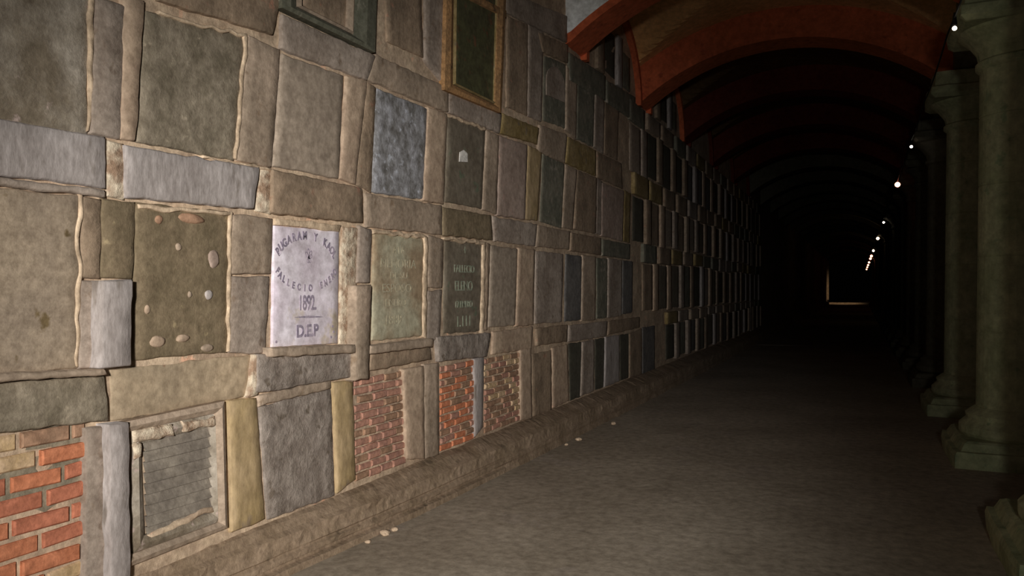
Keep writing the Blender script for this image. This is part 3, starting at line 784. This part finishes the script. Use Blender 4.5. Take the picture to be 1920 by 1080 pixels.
# ------------------------------------------------------------------ lights strung along the arcade
CL, CH = .72, 3.77
warm = plain('glowing_warm_bulb', (.9,.7,.5,1), emit=(1,.72,.42,1), es=14)
whitb = plain('glowing_white_bulb', (.9,.9,.8,1), emit=(1,.86,.70,1), es=9)
redb = plain('glowing_orange_bulb', (.9,.4,.2,1), emit=(1,.34,.2,1), es=8)
mb = MB()
seg = 160
pts = []
for i in range(seg+1):
    y = 4+i*110/seg; t = ((y-Z0)/BAY) % 1
    pts.append((CL, y, CH-.05*math.sin(PI*t)))
vs, fs = [], []
for i, (x, y, z) in enumerate(pts):
    for k in range(6):
        a = PI/3*k; vs.append((x+.008*math.cos(a), y, z+.008*math.sin(a)))
for i in range(seg):
    for k in range(6):
        a = i*6+k; b = i*6+(k+1) % 6; fs.append((a, b, b+6, a+6))
tag(link_mesh('power_cable', vs, fs, M['black']), 'thin dark cable along the capitals carrying the light bulbs', 'cable')
th = math.atan(TN)
blist = [(1790,53,.019,whitb,'lit white bulb nearest the viewer, beside the thick column capital'), (1711,275,.022,whitb,'small white bulb, second along the arcade'),
         (1680,346,.055,redb,'large orange glowing bulb, third along the arcade'), (1658,417,.036,whitb,'small bulb below the large orange one'),
         (1646,447,.065,warm,'bright bulb, fifth along the arcade'), (1640,470,.065,warm,'bulb, sixth along the arcade')]
for i in range(6): blist.append((0, [480,485,492,497,501,505][i], .085, redb, 'tiny reddish bulb in the distant streak of lights'))
for (px, py, r, m, lab) in blist:
    hh = CH-.12-H
    Zc = F*hh/(VY-py); y = (Zc-CL*-math.sin(th)*1)/math.cos(th) if False else (Zc+CL*math.sin(th))/math.cos(th)
    g = 'bulbs strung along the arcade' if py < 475 else 'distant reddish bulbs'
    e = empty('light_bulb', (CL, y, CH-.12), lab, 'light bulb', g)
    b = MB(); lathe(b, [(r*.3, r*.9), (r*.75, r*.6), (r, 0), (r*.8, -r*.6), (r*.3, -r*.95)], 0, 0, 12); b.build('bulb', m, e, smooth=True)
    s = MB(); lathe(s, [(.012, r*.85), (.02, r*.9+.01), (.02, r+.03), (.008, .13)], 0, 0, 8); s.build('socket', M['black'], e)
# far doorway
e = empty('far_doorway', (LC, 80, 0), 'distant doorway edged with pale lit stone at the gallery end', 'doorway')
b = MB(); b.box(-2.82, -2.63, 79.8, 80.2, .4, 4.0); rel(b, e).build('left_jamb', M['portal'], e)
b = MB(); b.box(1.20, 1.28, 79.8, 80.2, .5, 2.9); rel(b, e).build('right_jamb', M['portal'], e)
b = MB(); b.box(-2.70, 1.1, 79.8, 80.6, 0, .16); rel(b, e).build('threshold', M['portal'], e)
b = MB(); b.box(-3.4, -2.82, 80.0, 80.5, 0, 5.4); b.box(1.28, 3.5, 80.0, 80.5, 0, 5.4); b.box(-2.82, 1.28, 80.0, 80.5, 4.0, 5.4)
tag(b.build('wall_back', M['night']), kind='structure')  # near-black colour stands in for shade on the end wall

# ------------------------------------------------------------------ lamps
def spot(name, loc, target, power, size, blend, radius, color, smooth=None):
    l = bpy.data.lights.new(name, 'SPOT'); l.energy = power; l.spot_size = math.radians(size); l.spot_blend = blend; l.shadow_soft_size = radius; l.color = color
    o = bpy.data.objects.new(name, l); C.objects.link(o); o.location = loc
    o.rotation_euler = (Vector(target)-Vector(loc)).to_track_quat('-Z', 'Y').to_euler()
    if smooth:
        l.use_nodes = True; nt = l.node_tree; em = nt.nodes['Emission']
        f = nt.nodes.new('ShaderNodeLightFalloff'); f.inputs['Strength'].default_value = 1.0; f.inputs['Smooth'].default_value = smooth
        nt.links.new(f.outputs['Quadratic'], em.inputs['Strength'])
    return o
spot('torch', (.6, -1.5, 1.95), (-D, 5.0, .95), 2150, 55, 1.0, .14, (.955, .975, .97), 14)
spot('torch_spill', (.6, -1.5, 1.95), (-1.0, 6.0, .7), 205, 104, 1.0, .14, (1, 1.03, .95), 5)
spot('portal_lamp', (-.9, 76, 1.3), (-1.6, 80, .9), 170, 72, .8, .1, (1, .75, .5))  # added unseen spot that brightens the doorway jambs and threshold
w = bpy.data.worlds.new('night'); bpy.context.scene.world = w; w.use_nodes = True
w.node_tree.nodes['Background'].inputs[0].default_value = (.0006, .0006, .0005, 1); w.node_tree.nodes['Background'].inputs[1].default_value = 1
cam = bpy.data.cameras.new('camera'); co = bpy.data.objects.new('camera', cam); C.objects.link(co)
cam.sensor_width = 36; cam.lens = F/1920*36; cam.clip_end = 300; cam.clip_start = .05
co.location = (0, 0, H); co.rotation_euler = (PI/2, 0, th)
bpy.context.scene.camera = co
sc = bpy.context.scene
sc.view_settings.view_transform = 'Standard'; sc.view_settings.look = 'None'
sc.view_settings.exposure = .2; sc.view_settings.gamma = .80
